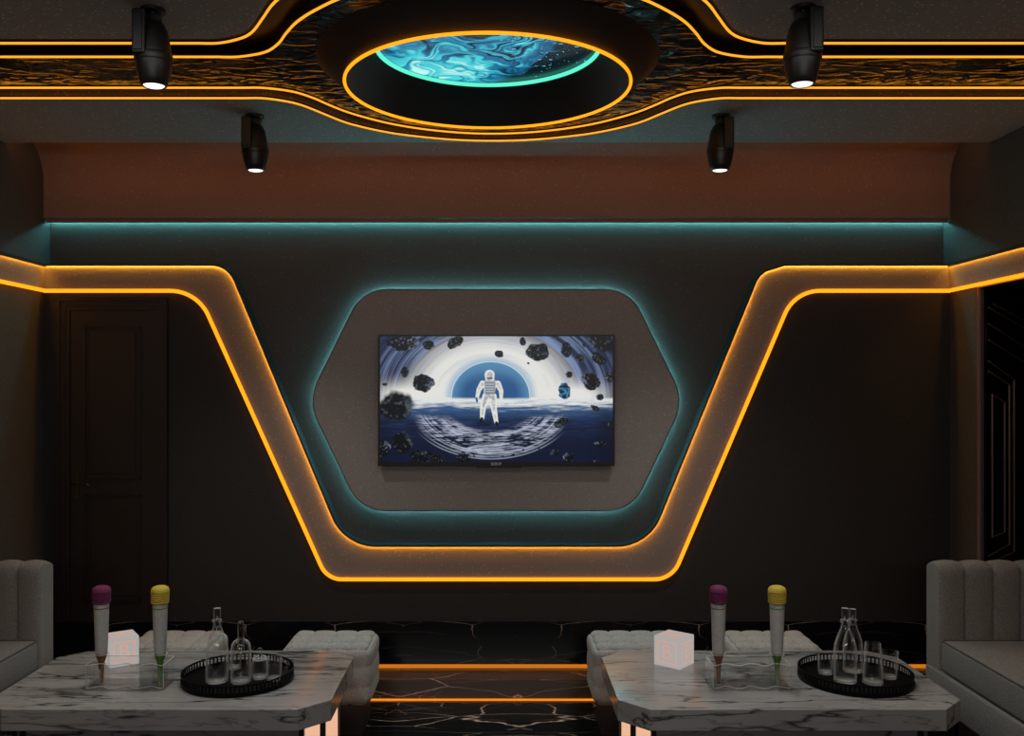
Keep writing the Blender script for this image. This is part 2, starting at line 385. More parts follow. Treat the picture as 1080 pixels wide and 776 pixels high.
for P, lab in ((PA, 'outer amber neon line of the ceiling, on the side towards the TV wall'),
               (PB, 'inner amber neon line along the rippled inlay, on the side towards the TV wall'),
               (PB2, 'inner amber neon line along the rippled inlay, on the side towards the viewer'),
               (PA2, 'outer amber neon line of the ceiling, on the side towards the viewer')):
    t = thing('ceiling_neon_light', lab, 'neon light', (XC, P[0][1], ZC), group='amber neon lines in the ceiling')
    MB().tube([(x*.9995-XC, y-P[0][1], -.002) for x, y in P], .0044).build('neon_tube', M['neon_ceiling'], t, True)
    MB().tube([(x*.9995-XC, y-P[0][1], .0055) for x, y in P], .0042, 6).build('light_rail', M['blackedge'], t)

# drum ring light in the ceiling
t = thing('ceiling_drum_light', 'round black ceiling drum with amber rim, mint inner ring and a blue swirl picture inside', 'ceiling light', (DX, DY, ZC))
RZ = -.08
MB().lathe([(.648, .004), (.546, RZ), (.538, RZ), (.425, .078), (.60, .078), (.648, .03)], 96, closed=True).build('drum', M['drum'], t, True)
MB().tube([(.544*math.cos(a), .544*math.sin(a), RZ-.004) for a in [2*PI*k/96 for k in range(96)]], .0062, 8, True).build('amber_ring', M['neon'], t, True, label='glowing amber ring')
MB().tube([(.43*math.cos(a), .43*math.sin(a), .068) for a in [2*PI*k/96 for k in range(96)]], .0085, 8, True).build('mint_ring', M['tealring'], t, True, label='glowing mint ring')

# numpy noise ------------------------------------------------------------
def vnoise(x, y, seed=0):
    rng = np.random.RandomState(seed); T = rng.rand(256, 256)
    xi = np.floor(x).astype(int); yi = np.floor(y).astype(int); fx = x-xi; fy = y-yi
    fx = fx*fx*(3-2*fx); fy = fy*fy*(3-2*fy); g = lambda a, b: T[a % 256, b % 256]
    return (g(xi, yi)*(1-fx)+g(xi+1, yi)*fx)*(1-fy)+(g(xi, yi+1)*(1-fx)+g(xi+1, yi+1)*fx)*fy
def fbm(x, y, o=4, seed=0):
    s = 0; a = 1; t = 0
    for k in range(o): s = s+a*vnoise(x*2**k+17*k, y*2**k+31*k, seed+k); t += a; a *= .5
    return s/t
def sm(e0, e1, x): t = np.clip((x-e0)/(e1-e0), 0, 1); return t*t*(3-2*t)
def lin(c): c = np.asarray(c, float)/255; return np.where(c <= .04045, c/12.92, ((c+.055)/1.055)**2.4)
def mixc(A, B, t): return A*(1-t[..., None])+B*t[..., None]
def paint(ob, rgb):
    me = ob.data; at = me.color_attributes.new('picture', 'FLOAT_COLOR', 'POINT')
    c = np.ones((len(me.vertices), 4), np.float32); c[:, :3] = rgb.reshape(-1, 3); at.data.foreach_set('color', c.ravel())

# blue swirl picture: flat disc, polar grid
nr, na = 110, 420
R_, A_ = np.meshgrid(np.linspace(.0005, .432, nr), np.linspace(0, 2*PI, na, endpoint=False), indexing='ij')
gx = R_*np.cos(A_); gy = R_*np.sin(A_)
me = bpy.data.meshes.new('swirl_picture')
vs = np.stack([gx, gy, np.full_like(gx, .0765)], -1).reshape(-1, 3)
fs = [(i*na+j, i*na+(j+1) % na, (i+1)*na+(j+1) % na, (i+1)*na+j) for i in range(nr-1) for j in range(na)]
me.from_pydata(vs.tolist(), [], fs); me.flip_normals(); me.update()
o = bpy.data.objects.new('swirl_picture', me); COL.objects.link(o); o.parent = t
me.materials.append(attr_emit('swirl_picture', 1.0)); o['label'] = 'blue and cyan marbled swirl picture with white specks'
u = gx*5+9; v = gy*5+9
w1 = fbm(u*1.1, v*1.1, 3, 3); w2 = fbm(u*1.1+40, v*1.1+7, 3, 8)
uu = u*.5+v*.95+w1*2.6; vv = -u*.85+v*.5+w2*2.2
n1 = fbm(uu*.9, vv*.28, 4, 21); st = .5+.5*np.sin(n1*46+uu*2.2); st2 = .5+.5*np.sin(n1*110+vv*3)
glow = np.exp(-(((gx+.10)/.16)**2+((gy-.30)/.12)**2))+.75*np.exp(-(((gx+.27)/.13)**2+((gy-.2)/.16)**2))
dark = sm(.05, .36, gx+.35*(gy-.2)+.12*(w1-.5))
br = np.clip(.30+.85*(st*.6+st2*.4)*(.5+n1)+glow*.6-dark*.8-.35, 0, 1.15)
c = mixc(np.zeros(gx.shape+(3,))+lin((3, 8, 26)), np.zeros(gx.shape+(3,))+lin((20, 105, 150)), sm(.05, .45, br))
c = mixc(c, np.zeros(gx.shape+(3,))+lin((70, 205, 215)), sm(.4, .85, br)); c = mixc(c, np.zeros(gx.shape+(3,))+lin((200, 245, 240)), sm(.85, 1.15, br)*.8)
sp_ = sm(.91, .95, vnoise(gx*95+500, gy*95+500, 77))*sm(-.05, .2, gx); c = mixc(c, np.zeros(gx.shape+(3,))+lin((120, 225, 235)), sp_)
paint(o, c)

# ------------------------------------------------------------------ feature wall
inner = rounded([(40, 279.5, 0), (241.5, 279.5, 27), (364.1, 575, 49), (682.8, 575, 49), (795.5, 298.7, 0), (797.6, 294.4, 0), (801, 290, 0), (806.3, 286, 0), (827, 279.5, 0), (1010, 279.5, 0)])
outer = rounded([(40, 306, 0), (208.4, 306, 44), (345.2, 609.8, 24), (708.4, 609.8, 28), (837.8, 306, 40), (1010, 306, 0)])
YF = 4.985
IN = px_path(inner, YF); OU = px_path(outer, YF)
IN[0] = (-W+.012, IN[0][1]); IN[-1] = (W-.012, IN[-1][1]); OU[0] = (-W+.012, OU[0][1]); OU[-1] = (W-.012, OU[-1][1])
ZI, ZO = IN[0][1], OU[0][1]
PT = wz(655, YB)
# dark lower wall cladding (below the light band)
dx0, dx1 = wx(63, YB), wx(176, YB); dzt = wz(315, YB)
cl = MB(); cl.prism_y([(x, z) for x, z in OU[:1]] and ([(-W, OU[0][1])] + OU[1:-1] + [(W, OU[-1][1]), (W, PT), (-W, PT)]), YB, YU)
cl.build('wall_back_lower', M['wall_low'], kind='structure')

band = thing('wall_light_band', 'wide taupe light band that dips under the TV, amber neon on both edges', 'wall light', (0, YB, 1.6))
L = lambda P: [(x, z-1.6) for x, z in P]
MB().prism_y(L([(-W, ZI)] + IN[1:-1] + [(W, ZI), (W, ZO)] + OU[1:-1][::-1] + [(-W, ZO)]), YF-YB, YU-YB).build('band_panel', M['band'], band)
MB().tube([(x, YF-.007-YB, z-.004-1.6) for x, z in OU], .0105, 8).build('outer_neon_tube', M['neon'], band, True, label='bright amber neon on the outer edge')
def offset(P, d):
    out = []
    for i in range(len(P)):
        a = Vector(P[max(i-1, 0)]); b = Vector(P[min(i+1, len(P)-1)]); t_ = (b-a).normalized(); out.append((P[i][0]-t_.y*d, P[i][1]+t_.x*d))
    return out
MB().prism_y(L(offset(IN, -.0005) + offset(IN, -.0045)[::-1]), YF-.010-YB, YF-.002-YB).build('inner_light_strip', M['band_led'], band, label='amber strip washing the band')
MB().prism_y(L(offset(IN, .004) + offset(IN, -.0005)[::-1]), YF-.016-YB, YU-YB).prism_y(L(offset(IN, .004) + offset(IN, -.0065)[::-1]), YF-.017-YB, YF-.014-YB).build('band_lip', M['blackedge'], band)
for sgn, nm in ((-1, 'left'), (1, 'right')):
    x0, x1 = (sgn*W, sgn*(W-.014)); xa, xb = min(x0, x1), max(x0, x1)
    MB().box(xa, xb, -2.6+.001-YB, YF-YB-.001, ZO-1.6, ZI-1.6).build('side_panel', M['band'], band)
    xs = sgn*(W-.014-.007)
    MB().tube([(xs, -2.58-YB, ZO-.004-1.6), (xs, YF-YB-.012, ZO-.004-1.6)], .0105, 8).build('side_neon_tube', M['neon'], band, True)
    f_ = lambda a, b: sorted((sgn*(W-a), sgn*(W-b)))
    MB().box(*f_(.016, .024), -2.58-YB, YF-YB-.018, ZI-.0045-1.6, ZI-.0005-1.6).build('side_light_strip', M['band_led'], band)
    MB().box(*f_(0, .031), -2.58-YB, YF-YB-.001, ZI-1.6, ZI+.004-1.6).box(*f_(.028, .031), -2.58-YB, YF-YB-.018, ZI-.014-1.6, ZI-1.6).build('side_lip', M['blackedge'], band)

# teal strip under the cornice
t = thing('cornice_light', 'teal light strip under the brown cornice, washing the upper wall', 'light strip', (0, 5.04, 2.572))
MB().box(-W+.002, W-.002, .018, .029, -.0055, 0).build('light_strip', M['teal_cove'], t)
MB().box(-W+.002, W-.002, -.024, -.018, -.022, 0).build('shield', M['cornice'], t)
# amber strip on top of the dropped ceiling edge
t = thing('cove_light', 'amber light strip lying on the dropped ceiling edge, lighting the cornice', 'light strip', (0, 4.585, ZC+.04))
MB().box(-W+.01, W-.01, 0, .012, 0, .010).build('light_strip', M['cove'], t)

# hexagonal backlit board
hexa = rounded([(382.3, 304.5, 42), (664, 304.5, 42), (722, 422.5, 50), (666.5, 539, 42), (379.7, 539, 42), (324.2, 422.5, 50)], True)
YH = 4.99
HX = px_path(hexa, YH); hc = (wx(523, YH), wz(422, YH))
t = thing('hexagonal_wall_panel', 'taupe rounded hexagonal wall panel behind the TV with a teal glow behind its edge', 'wall panel', (hc[0], YU, hc[1]))
HL = [(x-hc[0], z-hc[1]) for x, z in HX]
def shrink(P, d):
    n = len(P); out = []
    for i in range(n):
        a = Vector(P[i-1]); b = Vector(P[(i+1) % n]); q = (b-a).normalized()
        nn = Vector((-q.y, q.x)); p = Vector(P[i])
        if (p+nn*.01).length > p.length: nn = -nn
        out.append(tuple(p+nn*d))
    return out
MB().prism_y(HL, YH-YU, YH-YU+.042).build('edge_trim', M['blackedge'], t)
MB().prism_y(shrink(HL, .006), YH-YU-.002, YH-YU+.03).build('board', M['taupe'], t)
MB().prism_y(shrink(HL, .06), YH-YU+.042, -.001).build('spacer_frame', M['blackedge'], t)
MB().tube([(x, -.013, z) for x, z in shrink(HL, .009)], .006, 8, True).build('backlight', M['teal'], t, True)

# ------------------------------------------------------------------ television
YT = 4.935
x0, x1, z0, z1 = wx(398.6, YT), wx(648.4, YT), wz(491.3, YT), wz(352.8, YT)
cx, cz = (x0+x1)/2, (z0+z1)/2
tv = thing('television', 'wide black television showing an astronaut among asteroids, mounted on the hexagonal panel', 'television', (cx, YH-.002, cz))
dy = YT-(YH-.002)
MB().rbox(x0-cx, x1-cx, dy+.003, dy+.03, z0-cz, z1-cz, .003, 2).build('housing', M['black'], tv)
MB().rbox(-.35, .35, dy+.03, -.001, -.28, .22, .01, 2).build('rear_housing', M['black'], tv)
sx0, sx1, sz0, sz1 = wx(400.9, YT), wx(646.3, YT), wz(487.2, YT), wz(354.6, YT)
fr = MB()
fr.box(x0-cx, sx0-cx, dy, dy+.005, z0-cz, z1-cz); fr.box(sx1-cx, x1-cx, dy, dy+.005, z0-cz, z1-cz)
fr.box(sx0-cx, sx1-cx, dy, dy+.005, sz1-cz, z1-cz); fr.box(sx0-cx, sx1-cx, dy, dy+.005, z0-cz, sz0-cz)
fr.box(-.11, .14, dy+.001, dy+.02, z0-cz-.008, z0-cz)
fr.build('bezel', M['black'], tv)
nx, nz = 520, 290
U, V = np.meshgrid(np.linspace(0, 1, nx), np.linspace(0, 1, nz), indexing='ij')
PX = 401+U*245.2; PY = 354.6+V*132.6
vs = np.stack([sx0-cx+U*(sx1-sx0), np.full_like(U, dy+.002), sz1-cz-V*(sz1-sz0)], -1).reshape(-1, 3)
me = bpy.data.meshes.new('screen')
fs = [(i*nz+j, i*nz+j+1, (i+1)*nz+j+1, (i+1)*nz+j) for i in range(nx-1) for j in range(nz-1)]
me.from_pydata(vs.tolist(), [], fs); me.update()
scr = bpy.data.objects.new('screen', me); COL.objects.link(scr); scr.parent = tv
me.materials.append(attr_emit('screen_picture', .95, .3)); scr['label'] = 'lit screen: white astronaut before a glowing black hole, dark asteroids around'
X = (PX-380)*3.724; Y = (PY-340)*3.724            # picture coordinates
K = lambda *c: np.zeros(X.shape+(3,))+lin(c)
ddx = X-512; ddy = Y-290
ru = np.hypot(ddx/1.28, ddy*1.02); th = np.arctan2(ddy, ddx)
ringn = fbm(ru/9+50, th*1.6+10, 4, 5); ring2 = vnoise(ru/3.2+9, th*1.1+30, 9)
bright = sm(300, 178, ru+70*(ringn-.5))
streak = np.clip(.5+1.6*(ringn-.5)+.5*(ring2-.5), 0, 1)
up = mixc(K(22, 34, 66), K(120, 140, 180), sm(.35, .95, streak)*sm(440, 270, ru))
up = mixc(up, K(226, 226, 222), np.clip(bright*(.86+.3*streak), 0, 1))
hz = np.exp(-(ddy/48)**2)*sm(520, 330, np.abs(ddx)); up = mixc(up, K(228, 227, 222), np.clip(hz*1.3, 0, 1))
rh = np.hypot(ddx/156, (Y-292)/140)
up = mixc(up, K(110, 165, 200), np.clip(np.exp(-((rh-1.04)/.10)**2)*.55, 0, 1)*(ddy < 5))
hole = mixc(K(82, 136, 176), K(40, 84, 134), sm(-150, -40, ddy)*sm(1.05, .6, rh)); up = mixc(up, hole, sm(1.03, .97, rh))
up = mixc(up, K(225, 238, 240), np.exp(-((rh-.985)/.012)**2)*.85)
hs = fbm(X/70+5, Y/7+3, 4, 13); hs2 = fbm(X/26, Y/3.2, 3, 17)
lo = mixc(K(14, 22, 48), K(34, 58, 104), sm(.3, .7, hs)*sm(480, 330, Y))
hw = sm(392, 292, Y+60*(hs-.5)+20*(hs2-.5)); lo = mixc(lo, K(70, 116, 165), hw*.9); lo = mixc(lo, K(224, 227, 226), sm(.45, 1.0, hw+.6*(hs2-.5)))
rl = np.hypot(ddx/1.42, ddy)
arc = sm(128, 150, rl)*sm(256, 222, rl+.10*np.abs(ddx)*.5)*sm(372, 402, Y+.06*np.abs(ddx)+10*(hs2-.5))*sm(330, 260, np.abs(ddx)*1.0)
dash = np.clip(.55+1.8*(fbm(rl/4.5, th*2.2, 3, 23)-.5)+2.4*(hs2-.52)-1.1*np.exp(-((Y-468)/20)**2)*sm(.35, .7, hs), 0, 1)
lo = mixc(lo, K(186, 192, 212), arc*dash*.9)
for rr in (236, 246, 224): lo = mixc(lo, K(190, 198, 215), np.exp(-((rl-rr)/1.6)**2)*.6*sm(380, 430, Y)*sm(300, 180, np.abs(ddx)))
img = mixc(up, lo, sm(292, 304, Y+6*(hs-.5)))
img = mixc(img, K(10, 16, 34), .55*sm(340, 460, np.abs(ddx))*sm(300, 360, Y))
AST = [(168,78,62,33,0),(270,88,24,18,0),(372,80,34,22,-.5),(545,124,18,15,0),(637,75,13,18,0),(695,115,50,37,.2),(807,108,22,32,0),(862,140,18,18,0),(935,142,38,22,.6),
       (955,70,72,44,.3),(878,90,7,8,0),(905,230,40,32,.3),(820,205,14,14,0),(978,215,22,20,0),(941,293,17,13,.3),(922,336,19,11,.5),(247,240,48,34,.1),(175,195,17,21,0),(97,243,12,6,0),
       (138,330,76,58,0),(165,475,40,46,.2),(94,497,26,34,.4),(235,527,44,26,0),(300,535,48,20,.4),(403,530,28,21,0),(787,393,32,17,-.3),(980,402,9,12,0),(944,476,24,13,0),(764,510,20,12,-.2),(820,533,24,20,.2),
       (485,468,11,5,0),(408,460,6,4,0),(930,546,14,7,0),(560,526,7,4,0),(640,500,6,4,0),(600,520,7,5,0),(700,495,6,4,0),(447,525,4,7,0),(660,160,5,4,0),(770,60,5,4,0)]
for k, (ax, ay, rx, ry, ro) in enumerate(AST):
    soft = k in (9, 19, 22, 23, 20)
    qx = (X-ax)*math.cos(ro)+(Y-ay)*math.sin(ro); qy = -(X-ax)*math.sin(ro)+(Y-ay)*math.cos(ro)
    f = max(6, min(rx, ry)*.75)
    e = np.hypot(qx/rx, qy/ry)+(.55*(fbm(X/f+k*7, Y/f+k*3, 4, 40+k % 9)-.5))
    mk = sm(1.10, .80, e) if soft else sm(1.0, .90, e)
    lx, ly = 512-ax, 290-ay; q = math.hypot(lx, ly)+1
    side = (qx*0+((X-ax)*lx+(Y-ay)*ly)/q/max(rx, ry))
    fac = fbm(X/(f*.28)+k, Y/(f*.28)+k*2, 3, 60+k % 7)
    li = np.clip(sm(.60, .80, fac)*.55+sm(.35, 1.1, side+1.1*(fac-.5))*.8, 0, 1)
    colr = mixc(K(8, 11, 17), K(120, 132, 150) if not soft else K(95, 105, 118), li*(.75 if soft else .9))
    img = mixc(img, colr, mk)
qx = X-802; qy = Y-270; e = np.hypot(qx/25, qy/34)+.4*(fbm(X/12, Y/12, 3, 90)-.5)
img = mixc(img, mixc(K(12, 34, 70), K(60, 130, 165), sm(.45, .7, fbm(X/7, Y/7, 3, 91))), sm(1, .88, e))
def cap(ax, ay, bx, by, r0, r1):
    dx_, dy_ = bx-ax, by-ay; tt = np.clip(((PX-ax)*dx_+(PY-ay)*dy_)/(dx_*dx_+dy_*dy_), 0, 1)
    return np.hypot(PX-ax-tt*dx_, PY-ay-tt*dy_)-(r0+(r1-r0)*tt)
parts = [cap(516.4, 395.2, 516.5, 398, 5.2, 4.8), cap(512.5, 405, 521.5, 405, 3.6, 3.6), cap(516.8, 405, 516, 417, 6.4, 5.6),
         cap(509, 404.5, 505, 411, 3.2, 2.4), cap(505, 411, 503, 420, 2.4, 1.6), cap(525, 404.5, 528.5, 412, 3.1, 2.3), cap(528.5, 412, 528.6, 420, 2.3, 1.6),
         cap(513, 418, 509.5, 429, 4.2, 3.1), cap(509.5, 429, 508.5, 440.5, 3.1, 2.2), cap(519.5, 418, 521, 431, 4.2, 3.0), cap(521, 431, 523.4, 445, 3.0, 2.1)]
d = np.minimum.reduce(parts); body = mixc(K(232, 232, 224), K(150, 158, 168), sm(-.4, -3.4, d)*sm(.3, .7, fbm(PX/1.6, PY/1.6, 3, 71)+.12))
img = mixc(img, body, sm(.45, -.45, d))
pack = np.maximum(np.abs(PX-516.8)-5.2, np.abs(PY-408.5)-6.8)
img = mixc(img, mixc(K(176, 182, 188), K(112, 124, 138), sm(.35, .65, .5+.5*np.sin(PY*2.4))), sm(.4, -.3, pack))
img = mixc(img, K(90, 104, 124), np.exp(-(pack/.35)**2)*.8)
img = mixc(img, K(28, 40, 60), sm(.5, -.4, cap(514, 399, 519, 399, .7, .7)))
for a in ((508.2, 441.5, 507, 444, 1.7, 1.4), (523.6, 446, 524.4, 447.6, 1.7, 1.4)): img = mixc(img, K(10, 14, 24), sm(.4, -.4, cap(*a)))
img = mixc(img, K(40, 78, 130), sm(.4, -.4, cap(502.6, 420, 503.2, 423.5, 1.2, 1.0)))
paint(scr, img)

def text_mesh(name, s, size, mat, parent, Mx, depth=.0006, bold=0):
    cu = bpy.data.curves.new(name, 'FONT'); cu.body = s; cu.size = size; cu.align_x = 'CENTER'; cu.align_y = 'CENTER'; cu.extrude = depth; cu.offset = bold
    tmp = bpy.data.objects.new(name + '_tmp', cu); COL.objects.link(tmp)
    bpy.context.view_layer.update()
    me = bpy.data.meshes.new_from_object(tmp.evaluated_get(bpy.context.evaluated_depsgraph_get()))
    bpy.data.objects.remove(tmp); me.transform(Mx); me.materials.clear(); me.materials.append(mat)
    o = bpy.data.objects.new(name, me); COL.objects.link(o); o.parent = parent; me.name = name; return o
M['silver'] = simple('silver_print', (.7,.7,.7), .4)
text_mesh('logo', 'SONY', .022, M['silver'], tv, Matrix.Translation((0, dy-.0008, (z0+sz0)/2-cz)) @ Matrix.Rotation(PI/2, 4, 'X'), bold=.0004)['label'] = 'small silver brand lettering'

# ------------------------------------------------------------------ plinth, step, door
MB().box(-W+.001, W-.001, YB-.02, YU-.001, .128, PT).build('baseboard_back', M['floor'], kind='structure')
MB().box(-W+.001, W-.001, 4.785, YU-.001, .0, .105).build('trim_2', M['riser'], kind='structure')
t = thing('plinth_light', 'flat amber light line between the marble plinth and the step', 'light strip', (0, YB-.012, .105))
MB().box(-W+.005, W-.005, 0, .03, 0, .014).build('light_strip', M['amber_floor'], t)
t = thing('step_light', 'amber light line along the foot of the marble step', 'light strip', (0, 4.785, 0))
MB().box(-W+.005, W-.005, -.012, 0, 0, .007).build('light_strip', M['step_led'], t)

d1 = bpy.data.objects.new('door_1', None); COL.objects.link(d1); d1.location = (wx(120, YB), YB, PT); d1['kind'] = 'structure'
d1['label'] = 'dark two-panel wooden door in the lower wall, beside the left sofa'
def dl(px): return wx(px, YB)-d1.location.x
def dz(py): return wz(py, YB)-PT
zt = dz(655)
cs = MB()
for a, b, y0_ in ((62, 66, -.035), (66, 71, -.025), (71, 75, -.018)):
    ia, ib = a, b; oa, ob = 178-(a-62)*1.0, 178-(b-62)*1.0
    zz0 = 314+(a-62); zz1 = 314+(b-62)
    cs.box(dl(ia), dl(ib), y0_, 0, 0, dz(zz0)); cs.box(dl(ob), dl(oa), y0_, 0, 0, dz(zz0)); cs.box(dl(ib), dl(ob), y0_, 0, dz(zz1), dz(zz0))
cs.build('door_casing', M['door'], d1)
MB().box(dl(75.5), dl(164.5), -.010, 0, 0, dz(327.5)).build('door_leaf', M['door'], d1)
for ya, yb in ((344, 505), (521, 633)):
    pn = MB(); X0, X1, Z0, Z1 = dl(91), dl(150), dz(yb), dz(ya); w = .012
    for k in range(2):
        q = k*.008; y_ = -.020+k*.005
        pn.box(X0+q, X1-q, y_, -.010, Z1-w*.5-q, Z1-q); pn.box(X0+q, X1-q, y_, -.010, Z0+q, Z0+w*.5+q)
        pn.box(X0+q, X0+w*.5+q, y_, -.010, Z0+q, Z1-q); pn.box(X1-w*.5-q, X1-q, y_, -.010, Z0+q, Z1-q)
    pn.rbox(X0+.03, X1-.03, -.015, -.010, Z0+.03, Z1-.03, .002, 1)
    pn.build('door_panel', M['door'], d1)
hn = MB(); hx, hz_ = dl(80.5), dz(509)
hn.rbox(hx-.018, hx+.018, -.018, -.010, dz(527), dz(500), .004, 2); hn.cyl((0,0,0), .001, 0, .001, 6)
hn.tube([(hx, -.018, hz_), (hx, -.055, hz_), (hx+.03, -.06, hz_+.002), (hx+.085, -.06, hz_-.002), (hx+.095, -.056, hz_-.010)], .006, 8)
hn.build('door_handle', M['brass'], d1, label='aged brass lever handle')

# right-hand doorway: copper trim, open black leaf with copper line pattern
cp = MB(); cp.box(W-.004, W+.010, OPY1-.008, OPY1, 0, OPZ); cp.box(W-.004, W+.010, OPY0, OPY1, OPZ-.008, OPZ); cp.box(W-.004, W+.010, OPY0, OPY0+.008, 0, OPZ)
cp.build('trim_3', M['copper'], kind='structure')
d2 = bpy.data.objects.new('door_2', None); COL.objects.link(d2); hin = Vector((W+.032, OPY1-.012, 0)); d2.location = hin; d2['kind'] = 'structure'
d2['label'] = 'open black gloss door with thin copper line pattern in the right wall'
dirv = Vector((.70, .714, 0)).normalized(); nrm = Vector((dirv.y, -dirv.x, 0))
d2.rotation_euler = (0, 0, math.atan2(dirv.y, dirv.x)); d2.location = hin + dirv*.02
def leaf_uv(px, py):
    ray = Vector(((px-CX)/F, 1, (CY-py)/F)); o_ = Vector((0, 0, H)); p0 = d2.location
    tt = (p0-o_).dot(nrm)/ray.dot(nrm); q = o_+ray*tt-p0
    return (q.dot(dirv), q.z)
MB().rbox(0, .92, .0, .04, .005, 2.15, .003, 1).build('door_leaf', M['gloss'], d2)
lines = [[(1048, 321), (1080, 338)], [(1042.6, 324.5), (1080, 346)], [(1042.6, 341.5), (1080, 365.6)], [(1042.6, 358.5), (1080, 382)],
         [(1042.6, 381), (1069.5, 400.5), (1069.5, 582), (1042.6, 594)], [(1042.6, 391.7), (1064.5, 406), (1064.5, 574), (1042.6, 586)],
         [(1046.5, 416), (1059.6, 424.5), (1059.6, 561), (1046.5, 566), (1046.5, 416)]]
ln = MB()
for pl in lines:
    q = [leaf_uv(*p) for p in pl]
    for (ua, za), (ub, zb) in zip(q[:-1], q[1:]):
        ua, ub = min(max(ua, .01), .91), min(max(ub, .01), .91)
        dv = Vector((ub-ua, zb-za)).normalized(); nn_ = Vector((-dv.y, dv.x))*.003
        a_, b_ = Vector((ua, za))-dv*.003, Vector((ub, zb))+dv*.003
        ln.prism_y([tuple(a_+nn_), tuple(b_+nn_), tuple(b_-nn_), tuple(a_-nn_)], -.004, .0)
ln.build('line_pattern', M['copper'], d2, label='thin copper lines')

# ------------------------------------------------------------------ spotlights
sp = thing('ceiling_spotlight', 'larger black ceiling spotlight at upper left, in front of the neon lines', 'spotlight', (-1.123, 2.974, ZC), group='black ceiling spotlights')
MB().lathe([(.034, -.014), (.040, -.010), (.040, 0)], 32).build('mount_plate', M['black'], sp, True)
MB().cyl((.002,0,0), .017, -.045, -.012, 16).rbox(-.034, .024, -.018, .018, -.055, -.018, .004, 2).build('neck', M['black'], sp)
MB().rbox(-.046, -.002, -.066, -.050, -.165, -.020, .007, 3).rbox(-.046, -.026, -.060, .020, -.060, -.020, .004, 2).rbox(-.040, -.010, -.069, -.064, -.155, -.035, .002, 1).build('side_arm', M['black'], sp)
TL = Matrix.Translation((0,0,-.05)) @ Matrix.Rotation(-.015, 4, 'Y') @ Matrix.Translation((0,0,.05))
MB().lathe([(.020, -.040), (.034, -.048), (.045, -.070), (.050, -.095), (.056, -.135), (.058, -.170), (.055, -.200), (.047, -.228), (.040, -.250), (.037, -.252), (.034, -.246), (.0, -.246)], 40).xf(TL).build('lamp_body', M['black'], sp, True)
MB().lathe([(.0595, -.150), (.061, -.154), (.0605, -.172), (.0585, -.176)], 40).xf(TL).build('cooling_ring', M['black'], sp, True)
MB().lathe([(.030, -.251), (.033, -.248)], 32).xf(TL).build('lens', M['lens'], sp, label='glowing white lens')
spl = [(-1.10, 4.14, False, 'smaller black ceiling spotlight at left, hanging before the brown cornice'),
       (.995, 2.958, True, 'larger black ceiling spotlight at upper right, in front of the neon lines'),
       (1.018, 4.14, True, 'smaller black ceiling spotlight at right, hanging before the brown cornice')]
spots = [sp.location[:2]]
for x, y, mi, lab in spl: dup(sp, (x, y, ZC), lab, mirror=mi); spots.append((x, y))

# ------------------------------------------------------------------ tables
TZ = .42; TY0, TY1 = 3.463, 4.235; TYC = (TY0+TY1)/2; hy = (TY1-TY0)/2; hw_ = .672; CH = .108
def oct_pts(hx_, hy_, c): return [(-hx_+c, -hy_), (hx_-c, -hy_), (hx_, -hy_+c), (hx_, hy_-c), (hx_-c, hy_), (-hx_+c, hy_), (-hx_, hy_-c), (-hx_, -hy_+c)]
def make_table(label, x, mat, aisle, inset):
    bhx, bhy = hw_-inset, hy-.14; pn = oct_pts(bhx, bhy, .07)
    tb = thing('coffee_table', label, 'coffee table', (x, TYC, 0), group='marble coffee tables')
    top = MB().prism_z(oct_pts(hw_, hy, CH), TZ-.083, TZ).build('tabletop', mat, tb, label='grey marble slab with dark veins')
    md = top.modifiers.new('edge', 'BEVEL'); md.width = .0025; md.segments = 2
    for k in range(8):
        a = Vector(pn[k]); b = Vector(pn[(k+1) % 8]); d_ = (b-a).normalized(); nn_ = Vector((d_.y, -d_.x))
        q = [tuple(a+d_*.008), tuple(b-d_*.008), tuple(b-d_*.008-nn_*.012), tuple(a+d_*.008-nn_*.012)]
        lit = k in ((1, 2, 3) if aisle > 0 else (5, 6, 7))
        if lit: MB().prism_z(q, .03, TZ-.0835).build('glow_panel', M['peach'], tb, label='glowing peach panel facing the aisle')
        else: MB().prism_z(q, .03, TZ-.0835).build('base_panel', mat, tb)
    for px_, py_ in pn: MB().box(px_-.010, px_+.010, py_-.010, py_+.010, .03, TZ-.084).build('corner_post', M['black'], tb)
    MB().prism_z(oct_pts(bhx+.01, bhy+.01, .07), 0, .03).build('foot_plinth', M['black'], tb)
make_table('left grey marble coffee table with cut corners and peach glow under its aisle side', -1.322, M['marble'], 1, .052)
make_table('right grey marble coffee table with cut corners and peach glow under its aisle side', 1.147, M['marble_b'], -1, .075)

